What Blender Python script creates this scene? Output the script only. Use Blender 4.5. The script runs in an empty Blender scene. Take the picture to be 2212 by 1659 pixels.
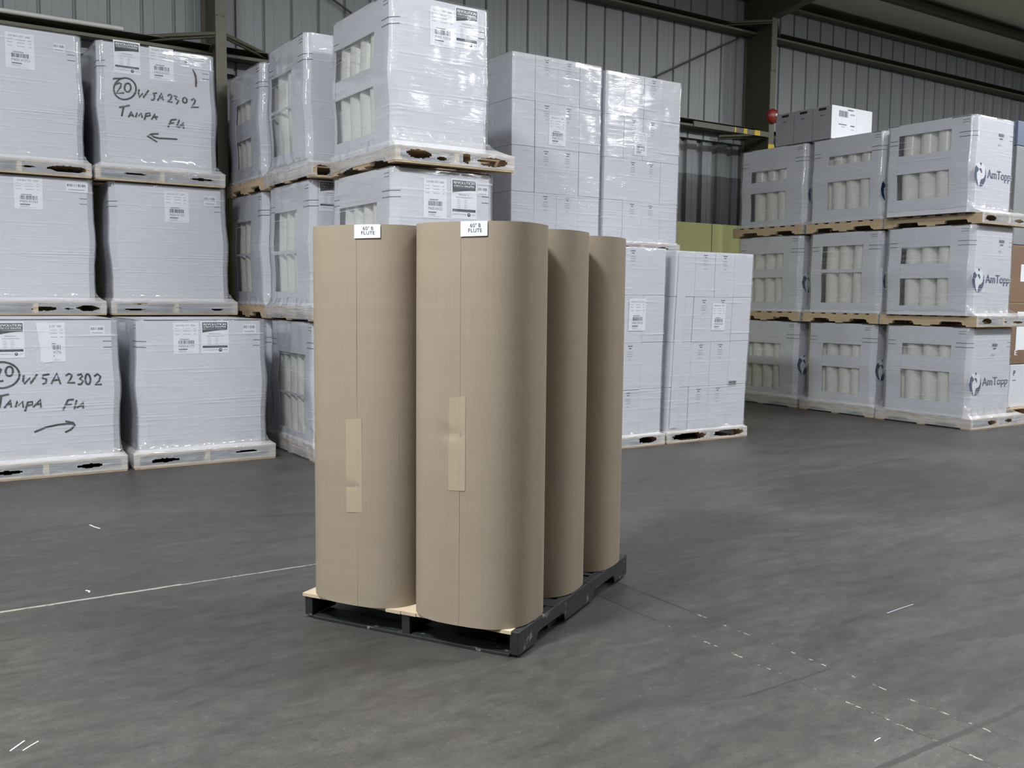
import bpy, bmesh, math, random
from mathutils import Vector, Matrix, noise
C = bpy.context.scene.collection
SC = bpy.context.scene
R = math.radians

# ---------------------------------------------------------------- camera, light, exposure
cam_d = bpy.data.cameras.new('camera'); cam = bpy.data.objects.new('camera', cam_d); C.objects.link(cam)
cam_d.sensor_width = 36.0; cam_d.lens = 36.0 * 2042.86 / 2212.0
cam_d.clip_start = 0.05; cam_d.clip_end = 200
_r = Vector((0.834656, -0.550662, 0.010977)); _u = Vector((0.041329, 0.082493, 0.995734)); _b = Vector((-0.549219, -0.830642, 0.091611))
m = Matrix((_r, _u, _b)).transposed().to_4x4(); m.translation = Vector((0, 0, 1.3558)); cam.matrix_world = m
SC.camera = cam
SC.view_settings.view_transform = 'Standard'; SC.view_settings.look = 'None'
SC.view_settings.exposure = -0.9; SC.view_settings.gamma = 1.0; SC.view_settings.use_curve_mapping = False
SC.cycles.use_denoising = True; SC.cycles.use_adaptive_sampling = True; SC.cycles.adaptive_threshold = 0.025
SC.cycles.max_bounces = 8; SC.cycles.transparent_max_bounces = 16
SC.cycles.sample_clamp_indirect = 4.0
w = bpy.data.worlds.new('world'); SC.world = w; w.use_nodes = True
w.node_tree.nodes['Background'].inputs[0].default_value = (0.8, 0.85, 1, 1)
w.node_tree.nodes['Background'].inputs[1].default_value = 0.03

def lamp(x, y, z, power, sx=1.2, sy=0.6, col=(0.95, 0.975, 1.0)):
    d = bpy.data.lights.new('bay_lamp_or_roof_fill', 'AREA'); d.shape = 'RECTANGLE'; d.size = sx; d.size_y = sy
    d.energy = power; d.color = col
    o = bpy.data.objects.new('bay_lamp_or_roof_fill', d); C.objects.link(o); o.location = (x, y, z)
    return o
# rows of high-bay lamps hanging under the roof, each paired with an added upward fill that brightens the roof
def bay(x, y, z, p, up=1.3):
    lamp(x, y, z, p, 1.1, 0.55)
    o = lamp(x, y, z+0.05, p*up, 1.1, 0.55); o.rotation_euler = (math.pi, 0, 0)
KEY = 1000
for x, k in ((-7.5, 0.8), (-1.5, 1.35), (4.5, 0.42), (10.5, 0.66), (16.5, 0.9)): bay(x, 2.25, 6.1, KEY*k)
for x, k in ((10.5, 0.25), (16.5, 0.5), (22.5, 0.6)): bay(x, -5.0, 6.7, KEY*k)

# ---------------------------------------------------------------- material helpers
def srgb(r, g, b):
    f = lambda c: (c/255/12.92) if c/255 <= 0.04045 else ((c/255+0.055)/1.055)**2.4
    return (f(r), f(g), f(b), 1)
class NT:
    def __init__(s, name):
        s.m = bpy.data.materials.new(name); s.m.use_nodes = True; s.t = s.m.node_tree; s.t.nodes.clear()
        s.out = s.n('ShaderNodeOutputMaterial')
    def n(s, ty, **k):
        o = s.t.nodes.new(ty)
        for a, v in k.items(): setattr(o, a, v)
        return o
    def l(s, a, b): s.t.links.new(a, b)
    def put(s, sock, v):
        if hasattr(v, 'links') or isinstance(v, bpy.types.NodeSocket): s.l(v, sock)
        else: sock.default_value = v
    def math(s, op, a, b=0.0, clamp=False):
        o = s.n('ShaderNodeMath', operation=op, use_clamp=clamp); s.put(o.inputs[0], a); s.put(o.inputs[1], b); return o.outputs[0]
    def coord(s, scale=(1, 1, 1), loc=(0, 0, 0), rot=(0, 0, 0), kind='Object'):
        tc = s.n('ShaderNodeTexCoord'); mp = s.n('ShaderNodeMapping'); s.l(tc.outputs[kind], mp.inputs[0])
        mp.inputs['Scale'].default_value = scale; mp.inputs['Location'].default_value = loc; mp.inputs['Rotation'].default_value = rot
        return mp.outputs[0]
    def noise(s, vec, scale, detail=4, rough=0.55, dist=0.0):
        o = s.n('ShaderNodeTexNoise'); s.l(vec, o.inputs['Vector']); o.inputs['Scale'].default_value = scale
        o.inputs['Detail'].default_value = detail; o.inputs['Roughness'].default_value = rough; o.inputs['Distortion'].default_value = dist
        return o.outputs['Fac']
    def ramp(s, fac, stops):
        o = s.n('ShaderNodeValToRGB'); s.put(o.inputs[0], fac); e = o.color_ramp.elements
        while len(e) < len(stops): e.new(0.5)
        for k, (p, c) in enumerate(stops): e[k].position = p; e[k].color = c if len(c) == 4 else (*c, 1)
        return o.outputs[0]
    def mix(s, fac, a, b, mode='MIX'):
        o = s.n('ShaderNodeMix', data_type='RGBA', blend_type=mode); s.put(o.inputs[0], fac); s.put(o.inputs[6], a); s.put(o.inputs[7], b); return o.outputs[2]
    def bump(s, h, strength=0.3, dist=0.01):
        o = s.n('ShaderNodeBump'); s.l(h, o.inputs['Height']); o.inputs['Strength'].default_value = strength; o.inputs['Distance'].default_value = dist; return o.outputs[0]
    def bsdf(s, col, rough=0.5, metal=0.0, normal=None, spec=0.5):
        o = s.n('ShaderNodeBsdfPrincipled'); s.put(o.inputs['Base Color'], col); s.put(o.inputs['Roughness'], rough)
        o.inputs['Metallic'].default_value = metal; o.inputs['Specular IOR Level'].default_value = spec
        if normal is not None: s.l(normal, o.inputs['Normal'])
        return o.outputs[0]
    def done(s, sh): s.l(sh, s.out.inputs[0]); return s.m
W4 = lambda v: (v, v, v, 1)
def simple(name, col, rough=0.5, metal=0.0, var=0.0, vscale=8.0, spec=0.5, bump=0.0):
    t = NT(name)
    if var or bump:
        v = t.coord(); f = t.noise(v, vscale, 5)
        c = t.mix(f, tuple(x*(1-var) for x in col[:3])+(1,), tuple(min(1, x*(1+var)) for x in col[:3])+(1,))
        return t.done(t.bsdf(c, rough, metal, t.bump(f, bump, 0.01) if bump else None, spec))
    return t.done(t.bsdf(col, rough, metal, None, spec))

def mat_floor():
    t = NT('polished concrete')
    v = t.coord(); geo = t.n('ShaderNodeSeparateXYZ'); t.l(v, geo.inputs[0]); X, Y = geo.outputs[0], geo.outputs[1]
    big = t.noise(v, 0.45, 5, 0.6, 0.4); vs = t.coord((1, 3.2, 1), rot=(0, 0, R(12))); st = t.noise(vs, 1.6, 7, 0.65, 0.6)
    vs2 = t.coord((1, 5, 1), rot=(0, 0, R(-50))); st2 = t.noise(vs2, 2.2, 8, 0.7, 0.8); fine = t.noise(v, 110, 5, 0.8); spk = t.noise(v, 38, 5, 0.75)
    c = t.ramp(big, [(0.3, srgb(52, 50, 49)), (0.5, srgb(61, 59, 57)), (0.7, srgb(77, 75, 73))])
    c = t.mix(0.75, c, t.ramp(st, [(0.3, W4(0.7)), (0.5, W4(0.93)), (0.72, W4(1.14))]), 'MULTIPLY')
    c = t.mix(0.6, c, t.ramp(st2, [(0.3, W4(0.78)), (0.52, W4(1.0)), (0.75, W4(1.2))]), 'MULTIPLY')
    c = t.mix(0.9, c, t.ramp(fine, [(0.3, W4(0.7)), (0.7, W4(1.3))]), 'MULTIPLY'); c = t.mix(t.ramp(spk, [(0.60, W4(0)), (0.68, W4(0.75))]), c, srgb(36, 35, 34)); c = t.mix(t.ramp(spk, [(0.30, W4(0.5)), (0.38, W4(0))]), c, srgb(112, 110, 106))
    mott = t.noise(t.coord((1, 1.5, 1), rot=(0, 0, R(-30))), 11.0, 13, 0.82, 0.15)
    c = t.mix(0.8, c, t.ramp(mott, [(0.32, W4(0.5)), (0.5, W4(1.0)), (0.68, W4(1.55))]), 'MULTIPLY')
    # dark scuffs with a shape of their own
    sc = t.noise(t.coord((1.3, 7, 1), rot=(0, 0, R(20)), loc=(3, 1, 0)), 1.9, 3, 0.5, 0.3)
    c = t.mix(t.ramp(sc, [(0.66, W4(0)), (0.74, W4(0.55))]), c, srgb(40, 39, 38))
    wob = t.math('MULTIPLY', t.math('SUBTRACT', t.noise(v, 14, 4), 0.5), 0.016)
    def line(axis, pos, wid, lim=None):
        d = t.math('ABSOLUTE', t.math('SUBTRACT', t.math('ADD', axis, wob), pos))
        mk = t.math('LESS_THAN', d, wid)
        for ax, op, val in (lim or ()): mk = t.math('MULTIPLY', mk, t.math(op, ax, val))
        return mk
    fleck = t.noise(v, 16, 6, 0.8)
    def add(col, mk, dark, light, thr):
        col = t.mix(t.math('MULTIPLY', mk, 0.8), col, dark)
        f = t.math('MULTIPLY', mk, t.math('GREATER_THAN', fleck, thr))
        return t.mix(f, col, light)
    dk, lt = srgb(34, 33, 31), srgb(150, 147, 139)
    for px in (2.665, 2.870):
        c = add(c, line(X, px, 0.0030, ((Y, 'LESS_THAN', 4.44),)), dk, lt, 2.0); c = add(c, line(X, px, 0.0055, ((Y, 'LESS_THAN', 4.44), (Y, 'GREATER_THAN', 2.7))), srgb(22, 21, 20), lt, 2.0)
        c = add(c, line(X, px, 0.004, ((Y, 'LESS_THAN', 2.9),)), srgb(52, 50, 48), lt, 0.55)
    c = add(c, line(Y, 4.445, 0.0055, ((X, 'LESS_THAN', 2.66),)), srgb(104, 102, 96), lt, 0.46)
    c = add(c, line(Y, 4.452, 0.006, ((X, 'LESS_THAN', 1.1),)), srgb(128, 125, 118), lt, 0.43)
    c = add(c, line(Y, 1.607, 0.012), srgb(44, 43, 41), lt, 0.8)
    c = add(c, line(Y, 2.168, 0.004, ((X, 'LESS_THAN', 2.87), (X, 'GREATER_THAN', 2.4))), dk, lt, 0.75)
    ro = t.ramp(st, [(0.3, W4(0.42)), (0.7, W4(0.6))])
    return t.done(t.bsdf(c, ro, 0, t.bump(t.noise(v, 60, 4), 0.08, 0.004), 0.45))
def mat_film(name, lo, hi, rough=0.1, bs=0.3, whiten=(0.82, 0.84, 0.88, 1)):
    # clear stretch film in several layers: streaks run round the load
    t = NT(name); v = t.coord((1.6, 1.6, 30)); st = t.noise(v, 1.0, 5, 0.6, 0.5)
    v2 = t.coord((2.2, 2.2, 9)); b = t.noise(v2, 1.3, 4, 0.55, 1.6); v3 = t.coord((7, 7, 60)); fine = t.noise(v3, 1, 2)
    h = t.math('ADD', t.math('MULTIPLY', st, 0.4), t.math('ADD', b, t.math('MULTIPLY', fine, 0.12)))
    nm = t.bump(h, bs, 0.012)
    tr = t.n('ShaderNodeBsdfTransparent'); tr.inputs[0].default_value = (0.97, 0.975, 0.98, 1)
    df = t.n('ShaderNodeBsdfDiffuse'); df.inputs[0].default_value = whiten; t.l(nm, df.inputs['Normal'])
    gl = t.n('ShaderNodeBsdfGlossy'); gl.inputs['Roughness'].default_value = rough; gl.inputs[0].default_value = (1, 1, 1, 1); t.l(nm, gl.inputs['Normal'])
    fr = t.n('ShaderNodeFresnel'); ge = t.n('ShaderNodeNewGeometry'); t.l(t.math('SUBTRACT', 1.48, t.math('MULTIPLY', ge.outputs['Backfacing'], 1.48-1/1.48)), fr.inputs['IOR']); t.l(nm, fr.inputs['Normal'])
    m1 = t.n('ShaderNodeMixShader'); ln = t.noise(t.coord((1.1, 1.1, 75), rot=(R(1.5), R(-1.5), 0)), 1.0, 3, 0.5, 0.3); wr = t.noise(t.coord((3, 3, 8), rot=(R(28), R(20), 0)), 3.0, 4, 0.6, 1.2); t.l(t.math('ADD', t.math('ADD', t.ramp(t.math('ADD', t.math('MULTIPLY', st, 0.6), t.math('MULTIPLY', b, 0.4)), [(0.3, W4(lo)), (0.75, W4(hi))]), t.ramp(ln, [(0.60, W4(0)), (0.68, W4(0.3)), (0.8, W4(0.5))])), t.ramp(wr, [(0.62, W4(0)), (0.72, W4(0.22))]), True), m1.inputs[0]); t.l(tr.outputs[0], m1.inputs[1]); t.l(df.outputs[0], m1.inputs[2])
    m2 = t.n('ShaderNodeMixShader'); t.l(t.math('MINIMUM', t.math('MULTIPLY', fr.outputs[0], 1.5), 0.34), m2.inputs[0]); t.l(m1.outputs[0], m2.inputs[1]); t.l(gl.outputs[0], m2.inputs[2])
    return t.done(m2.outputs[0])
def mat_wood(name, a, b, rough=0.75):
    t = NT(name); v = t.coord((14, 1.5, 30)); f = t.noise(v, 1.5, 5, 0.6, 0.8); v2 = t.coord(); g = t.noise(v2, 3, 3)
    c = t.mix(f, a, b); c = t.mix(0.5, c, t.ramp(g, [(0.3, W4(0.75)), (0.7, W4(1.15))]), 'MULTIPLY')
    return t.done(t.bsdf(c, rough, 0, t.bump(f, 0.3, 0.004)))
def mat_blackpaint():
    t = NT('chipped black painted wood'); v = t.coord(); f = t.noise(v, 14, 6, 0.65); g = t.noise(t.coord((4, 30, 30)), 1.5, 3)
    c = t.mix(g, srgb(12, 14, 15), srgb(36, 39, 40))
    c = t.mix(t.ramp(f, [(0.61, W4(0)), (0.64, W4(0.85))]), c, srgb(124, 119, 112))
    return t.done(t.bsdf(c, 0.5, 0, t.bump(g, 0.4, 0.004)))
def mat_kraft(name, a, b):
    t = NT(name); v = t.coord(); f = t.noise(v, 2.5, 4); vf = t.coord((160, 160, 3)); fl = t.noise(vf, 1, 2); vh = t.coord((2, 2, 26)); hs = t.noise(vh, 1, 3)
    c = t.mix(f, a, b); c = t.mix(0.22, c, t.ramp(fl, [(0.3, W4(0.86)), (0.7, W4(1.1))]), 'MULTIPLY'); c = t.mix(0.3, c, t.ramp(hs, [(0.3, W4(0.9)), (0.7, W4(1.07))]), 'MULTIPLY')
    return t.done(t.bsdf(c, 0.72, 0, t.bump(fl, 0.25, 0.002), 0.25))
M = {}
M['floor'] = mat_floor()
M['wall'] = simple('painted corrugated steel', srgb(146, 149, 151), 0.42, 0, 0.06, 1.2)
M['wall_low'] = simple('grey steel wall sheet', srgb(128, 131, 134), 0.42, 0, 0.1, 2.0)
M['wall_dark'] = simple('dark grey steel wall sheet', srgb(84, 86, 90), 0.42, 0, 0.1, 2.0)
M['yellow_wall'] = simple('yellow green masonry', srgb(212, 214, 150), 0.8, 0, 0.08, 3)
M['steel'] = simple('olive grey painted steel', srgb(94, 92, 78), 0.5, 0, 0.12, 4)
M['steel_dark'] = simple('dark olive steel', srgb(74, 72, 60), 0.55, 0, 0.12, 4)
M['ceiling'] = simple('white roof insulation', srgb(222, 220, 212), 0.8, 0, 0.05, 2, bump=0.2)
M['pipe'] = simple('pale pipe', srgb(215, 214, 210), 0.4)
M['yellow'] = simple('yellow marking tape', srgb(214, 182, 40), 0.5)
M['red'] = simple('red enamel', srgb(140, 46, 40), 0.35)
M['white'] = simple('white paint', srgb(225, 225, 225), 0.4)
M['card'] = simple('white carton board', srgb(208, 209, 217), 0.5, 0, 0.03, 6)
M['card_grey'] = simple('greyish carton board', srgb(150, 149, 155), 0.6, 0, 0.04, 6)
M['card_in'] = simple('grey inner board', srgb(150, 150, 146), 0.8)
M['roll'] = simple('translucent white film roll', srgb(220, 221, 214), 0.25, 0, 0.04, 9)
M['slit'] = simple('dark slit', srgb(92, 94, 104), 0.8)
M['paper'] = simple('white label paper', srgb(232, 234, 240), 0.5)
M['ink'] = simple('black print', srgb(24, 28, 38), 0.6)
M['ink_mid'] = simple('grey print', srgb(98, 100, 112), 0.6)
M['ink_pale'] = simple('pale grey print', srgb(172, 174, 184), 0.6)
M['navy'] = simple('navy print', srgb(34, 50, 92), 0.5)
M['marker'] = simple('black marker', srgb(12, 12, 18), 0.5)
M['tear'] = simple('dark red brown tear', srgb(70, 30, 28), 0.7)
M['film'] = mat_film('stretch film', 0.03, 0.18, 0.07, 0.17)
M['film_thin'] = mat_film('thin stretch film', 0.03, 0.16, 0.06, 0.2)
M['film_edge'] = mat_film('gathered stretch film', 0.25, 0.6, 0.08, 0.5)
M['wood'] = mat_wood('pallet wood', srgb(166, 144, 116), srgb(212, 190, 158))
M['wood_raw'] = mat_wood('splintered raw wood', srgb(166, 148, 124), srgb(206, 190, 166))
M['black'] = mat_blackpaint()
M['kraft'] = mat_kraft('kraft corrugated board', srgb(139, 127, 111), srgb(150, 138, 122))
M['kraft_dark'] = mat_kraft('kraft board inside', srgb(120, 98, 74), srgb(138, 112, 86))
M['tape'] = simple('glossy buff tape', srgb(163, 148, 128), 0.26, 0, 0.03, 10, 0.5)
M['brown'] = simple('brown carton board', srgb(116, 92, 74), 0.7, 0, 0.05, 5)
M['blue'] = simple('dusty blue sheet', srgb(96, 106, 130), 0.5)
M['greywrap'] = simple('grey wrap', srgb(134, 136, 138), 0.45, 0, 0.08, 4)

# ---------------------------------------------------------------- mesh helpers
class MB:
    def __init__(s): s.v = []; s.f = []; s.mi = []; s.mats = []; s.sm = []
    def mid(s, m):
        if m not in s.mats: s.mats.append(m)
        return s.mats.index(m)
    def add(s, vs, fs, m, smooth=False):
        b = len(s.v); s.v += [tuple(p) for p in vs]; k = s.mid(m)
        for f in fs: s.f.append(tuple(b+i for i in f)); s.mi.append(k); s.sm.append(smooth)
    def box(s, x0, x1, y0, y1, z0, z1, m):
        s.add([(x0,y0,z0),(x1,y0,z0),(x1,y1,z0),(x0,y1,z0),(x0,y0,z1),(x1,y0,z1),(x1,y1,z1),(x0,y1,z1)],
              [(0,3,2,1),(4,5,6,7),(0,1,5,4),(1,2,6,5),(2,3,7,6),(3,0,4,7)], m)
    def hexa(s, p, m):
        s.add(p, [(0,3,2,1),(4,5,6,7),(0,1,5,4),(1,2,6,5),(2,3,7,6),(3,0,4,7)], m)
    def prism(s, poly, y0, y1, m, axis='y'):       # poly in (a, z), extruded along the other axis
        n = len(poly); P = (lambda a, z, y: (a, y, z)) if axis == 'y' else (lambda a, z, x: (x, a, z))
        vs = [P(a, z, y0) for a, z in poly] + [P(a, z, y1) for a, z in poly]
        s.add(vs, [tuple(range(n)), tuple(range(2*n-1, n-1, -1))] + [(i, i+n, (i+1) % n+n, (i+1) % n) for i in range(n)], m)
    def tube(s, a, b, r, m, n=10, r2=None):
        a, b = Vector(a), Vector(b); d = (b-a).normalized(); u = d.orthogonal().normalized(); w_ = d.cross(u); r2 = r if r2 is None else r2
        vs = [a+(u*math.cos(t)+w_*math.sin(t))*r for t in [2*math.pi*k/n for k in range(n)]] + [b+(u*math.cos(t)+w_*math.sin(t))*r2 for t in [2*math.pi*k/n for k in range(n)]]
        s.add(vs, [(k, (k+1) % n, n+(k+1) % n, n+k) for k in range(n)], m, True)
        s.add(vs, [tuple(range(n-1, -1, -1)), tuple(range(n, 2*n))], m)
    def xf(s, f): s.v = [tuple(f(Vector(p))) for p in s.v]; return s
    def build(s, name, parent=None, bevel=0.0, loc=None, recalc=True):
        me = bpy.data.meshes.new(name); me.from_pydata(s.v, [], s.f)
        for m_ in s.mats: me.materials.append(M[m_])
        me.polygons.foreach_set('material_index', s.mi); me.polygons.foreach_set('use_smooth', s.sm)
        if recalc:
            bm = bmesh.new(); bm.from_mesh(me); bmesh.ops.recalc_face_normals(bm, faces=bm.faces); bm.to_mesh(me); bm.free()
        me.update(); o = bpy.data.objects.new(name, me); C.objects.link(o)
        if parent is not None: o.parent = parent
        if loc is not None: o.location = loc
        if bevel:
            b = o.modifiers.new('bevel', 'BEVEL'); b.width = bevel; b.segments = 2; b.limit_method = 'ANGLE'; b.angle_limit = R(50)
        return o
def tag(o, label=None, cat=None, group=None, kind=None):
    if label: o['label'] = label
    if cat: o['category'] = cat
    if group: o['group'] = group
    if kind: o['kind'] = kind
    return o
def empty(name, loc, rz=0.0):
    o = bpy.data.objects.new(name, None); C.objects.link(o); o.location = loc; o.rotation_euler = (0, 0, rz); o.empty_display_size = 0.1; return o

_tc = {}
def text_geo(s):
    if s in _tc: return _tc[s]
    cu = bpy.data.curves.new('t', 'FONT'); cu.body = s; cu.resolution_u = 3; o = bpy.data.objects.new('t', cu)
    me = o.to_mesh(); vs = [tuple(v.co) for v in me.vertices]; fs = [tuple(p.vertices) for p in me.polygons]
    o.to_mesh_clear(); bpy.data.objects.remove(o); bpy.data.curves.remove(cu)
    x0 = min(v[0] for v in vs); x1 = max(v[0] for v in vs); y0 = min(v[1] for v in vs); y1 = max(v[1] for v in vs)
    _tc[s] = ([((v[0]-x0)/(x1-x0), (v[1]-y0)/(y1-y0)) for v in vs], fs, (x1-x0)/(y1-y0)); return _tc[s]
class Decal:
    """flat print in (a, z) of a face; off = distance in front of it, each layer a hair further out"""
    def __init__(s): s.mb = MB(); s.k = 0
    def poly(s, pts, m, layer=0): s.mb.add([(a, -0.0004*layer, z) for a, z in pts], [tuple(range(len(pts)))], m)
    def rect(s, a0, z0, a1, z1, m, layer=0): s.poly([(a0, z0), (a1, z0), (a1, z1), (a0, z1)], m, layer)
    def disc(s, ca, cz, r, m, layer=0, n=28, ry=None): s.poly([(ca+r*math.cos(2*math.pi*k/n), cz+(ry or r)*math.sin(2*math.pi*k/n)) for k in range(n)], m, layer)
    def text(s, t, a0, z0, a1, z1, m, layer=1, bold=0.0, slant=0.0):
        vs, fs, _ = text_geo(t)
        for db in ([0] if not bold else [-bold, 0, bold]):
            s.mb.add([(a0+x*(a1-a0)+db+slant*y*(z1-z0), -0.0004*layer-0.00005*(db/bold if bold else 0), z0+y*(z1-z0)) for x, y in vs], fs, m)
    def stroke(s, pts, wd, m, layer=1):
        n = len(pts); P = [Vector((a, z)) for a, z in pts]; L = []; Rr = []
        for k in range(n):
            d = (P[min(k+1, n-1)]-P[max(k-1, 0)]).normalized(); nn = Vector((-d.y, d.x))*wd/2; L.append(P[k]+nn); Rr.append(P[k]-nn)
        s.mb.add([(q[0], -0.0004*layer, q[1]) for q in L+Rr], [(k, k+1, n+k+1, n+k) for k in range(n-1)], m)
    def bars(s, a0, z0, a1, z1, m, layer=1, seed=1, n=22):
        rnd = random.Random(seed); ws = [rnd.choice((1, 1, 2, 3)) for _ in range(n*2)]; tot = sum(ws); a = a0
        for k, q in enumerate(ws):
            b = a+(a1-a0)*q/tot
            if k % 2 == 0: s.rect(a, z0, b, z1, m, layer)
            a = b
    def build(s, name, parent, warp, side='F'):
        def f(p):
            q = Vector((p.x, p.y, p.z)) if side == 'F' else Vector((p.y, -p.x, p.z))
            return warp(q)
        s.mb.xf(f); return s.mb.build(name, parent, recalc=False)

# ---------------------------------------------------------------- the setting
TRIM = [0]
def struct(name, mb, label, **k): return tag(mb.build(name, **k), label, None, None, 'structure')
mb = MB(); mb.add([(-16, -16, 0), (34, -16, 0), (34, 10.1, 0), (-16, 10.1, 0)], [(0, 1, 2, 3)], 'floor'); struct('floor', mb, 'worn grey polished concrete warehouse floor with saw-cut joints')
WY = 10.0
def eave(y): return 5.83+(10-y)*0.166
# corrugated wall: flat pans with narrow outward grooves every 305 mm
def corr(x0, x1, z0, z1, y, m, pitch=0.305, gw=0.036, gd=0.03, phase=0.0):
    mb_ = MB(); prof = []; x = math.floor(x0/pitch)*pitch+phase
    while x < x1:
        prof += [(x, y), (x+0.010, y+gd), (x+gw-0.010, y+gd), (x+gw, y), (x+pitch*0.42, y), (x+pitch*0.44, y+0.004), (x+pitch*0.72, y+0.004), (x+pitch*0.74, y)]; x += pitch
    n = len(prof); mb_.add([(a, b, z0) for a, b in prof]+[(a, b, z1) for a, b in prof], [(k, k+1, n+k+1, n+k) for k in range(n-1)], m); return mb_
struct('wall_back', corr(-16, 34, 3.62, 5.95, WY, 'wall', phase=0.06), 'pale grey corrugated steel wall sheeting with vertical ribs', recalc=False)
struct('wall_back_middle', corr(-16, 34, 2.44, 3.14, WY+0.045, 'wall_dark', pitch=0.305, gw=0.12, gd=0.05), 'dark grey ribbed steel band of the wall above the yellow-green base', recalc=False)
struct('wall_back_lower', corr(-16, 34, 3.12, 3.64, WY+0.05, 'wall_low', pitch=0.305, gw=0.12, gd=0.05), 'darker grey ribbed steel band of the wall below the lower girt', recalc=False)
mb = MB(); mb.box(-16, 34, WY-0.05, WY+0.2, 0, 2.44, 'yellow_wall')
for k in range(-13, 28): mb.box(k*1.22+0.25, k*1.22+0.262, WY-0.0515, WY-0.05, 0, 2.44, 'slit')
struct('wall_back_base', mb, 'yellow-green painted masonry base of the back wall with vertical joints')
mb = MB(); mb.hexa([(-16, 10.2, eave(10.2)), (34, 10.2, eave(10.2)), (34, -16, eave(-16)), (-16, -16, eave(-16)), (-16, 10.2, eave(10.2)+.1), (34, 10.2, eave(10.2)+.1), (34, -16, eave(-16)+.1), (-16, -16, eave(-16)+.1)], 'ceiling')
struct('ceiling', mb, 'white insulated roof sheeting sloping up from the back wall')
for nm, bx_ in (('wall_left', (-16.2, -16, -16, 10.2)), ('wall_right', (34, 34.2, -16, 10.2)), ('wall_front', (-16, 34, -16.2, -16))):
    mb = MB(); mb.box(*bx_, 0, eave(-16), 'steel_dark'); struct(nm, mb, 'grey warehouse wall outside the photograph')
n_ = 0
def trim(mb_, label):
    global n_
    n_ += 1; return struct('trim_%d' % n_, mb_, label)
# roof purlins and eave strut
def cee(y, z, h, d, x0, x1, m, slope=0.0):
    q = MB(); q.box(x0, x1, y-0.004, y+0.004, z, z+h, m); q.box(x0, x1, y-d, y, z, z+0.006, m); q.box(x0, x1, y-d, y, z+h-0.006, z+h, m); q.box(x0, x1, y-d-0.004, y-d, z, z+0.03, m); return q
mb = cee(9.98, 5.66, 0.15, 0.12, -16, 34, 'steel'); trim(mb, 'dark steel eave strut along the top of the back wall')
for y in (9.1, 7.6, 6.1, 4.6):
    mb = cee(y, eave(y)-0.19, 0.165, 0.09, -16, 34, 'steel_dark'); trim(mb, 'dark steel roof purlin running parallel to the back wall')
# girts
trim(cee(9.99, 5.16, 0.10, 0.19, -16, 34, 'steel'), 'upper steel girt across the corrugated back wall')
trim(cee(9.99, 3.74, 0.10, 0.19, -16, 34, 'steel'), 'lower steel girt across the corrugated back wall')
# frame columns: web + inner flange
def column(x, label):
    root = tag(empty('steel_column', (x, 9.74, 0)), label, None, None, 'structure')
    q = MB(); q.box(-0.006, 0.006, -0.24, 0.26, 0, 5.86, 'steel_dark'); q.build('web', root)
    q = MB(); q.box(-0.052, 0.052, -0.262, -0.24, 0, 5.75, 'steel'); q.build('flange', root)
    q = MB(); q.box(-0.052, 0.052, 0.235, 0.25, 0, 5.8, 'steel'); q.build('flange', root)
    for z in (3.0, 4.05, 4.6):
        for sx in (-0.03, 0.03):
            q = MB(); q.tube((sx, -0.262, z), (sx, -0.272, z), 0.012, 'steel', 6); q.build('bolt', root)
    q = MB(); q.hexa([(-0.08, -2.6, eave(7.14)-0.62), (0.08, -2.6, eave(7.14)-0.62), (0.08, 0.24, 5.25), (-0.08, 0.24, 5.25), (-0.08, -2.6, eave(7.14)-0.2), (0.08, -2.6, eave(7.14)-0.2), (0.08, 0.24, 5.64), (-0.08, 0.24, 5.64)], 'steel_dark'); q.build('haunch', root)
    return root
column(2.83, 'olive steel frame column between the two left stacks and the wrapped row beside them')
column(10.66, 'dark steel frame column with the red alarm bell on its flange')
column(18.55, 'dark steel frame column at the right edge of the back wall')
for cx, zs in ((2.83, (3.87,)), (10.66, (3.70, 5.28))):
    for z in zs:
        for sx in (-1, 1):
            q = MB(); wx = cx+sx*0.60
            q.tube((cx+sx*0.05, 9.49, z), (wx, 9.92, z-0.02), 0.022, 'steel', 4); q.tube((cx+sx*0.05, 9.49, z-0.03), (wx, 9.92, z-0.06), 0.014, 'steel_dark', 4)
            trim(q, 'short steel brace from the column flange to the girt')
mb = MB(); mb.tube((-8, 9.83, 3.862), (2.0, 9.83, 3.862), 0.022, 'pipe', 12); tag(mb.build('conduit_pipe'), 'pale round pipe lying along the lower girt at the upper left', 'pipe')
mb = MB(); mb.tube((8.2, 9.95, 4.04), (10.62, 9.95, 5.20), 0.012, 'steel_dark', 8); tag(mb.build('brace_rod'), 'thin diagonal bracing rod beside the dark column', 'rod')
mb = MB(); mb.tube((4.02, 9.95, 4.64), (5.3, 9.95, 4.0), 0.012, 'steel_dark', 8); tag(mb.build('brace_rod'), 'thin diagonal bracing rod above the left wrapped row', 'rod')
# yellow-marked lower brace bar left of the dark column
root = tag(empty('marked_bar', (9.9, 9.5, 3.70)), 'horizontal steel bar with yellow tape bands left of the dark column', 'bar')
q = MB(); q.box(-0.75, 0.71, -0.02, 0.0, -0.035, 0.035, 'steel'); q.build('bar', root)
for a, b in ((0.20, 0.27), (0.42, 0.53), (0.02, 0.05)):
    q = MB(); q.box(a, b, -0.023, -0.02, -0.035, 0.036, 'yellow'); q.build('tape_band', root)
q = MB(); q.box(10.60, 10.72, 9.47, 9.4755, 3.50, 3.57, 'yellow'); tag(q.build('marking_tape'), 'yellow tape patch on the dark column flange below the bell', 'tape')
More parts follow.
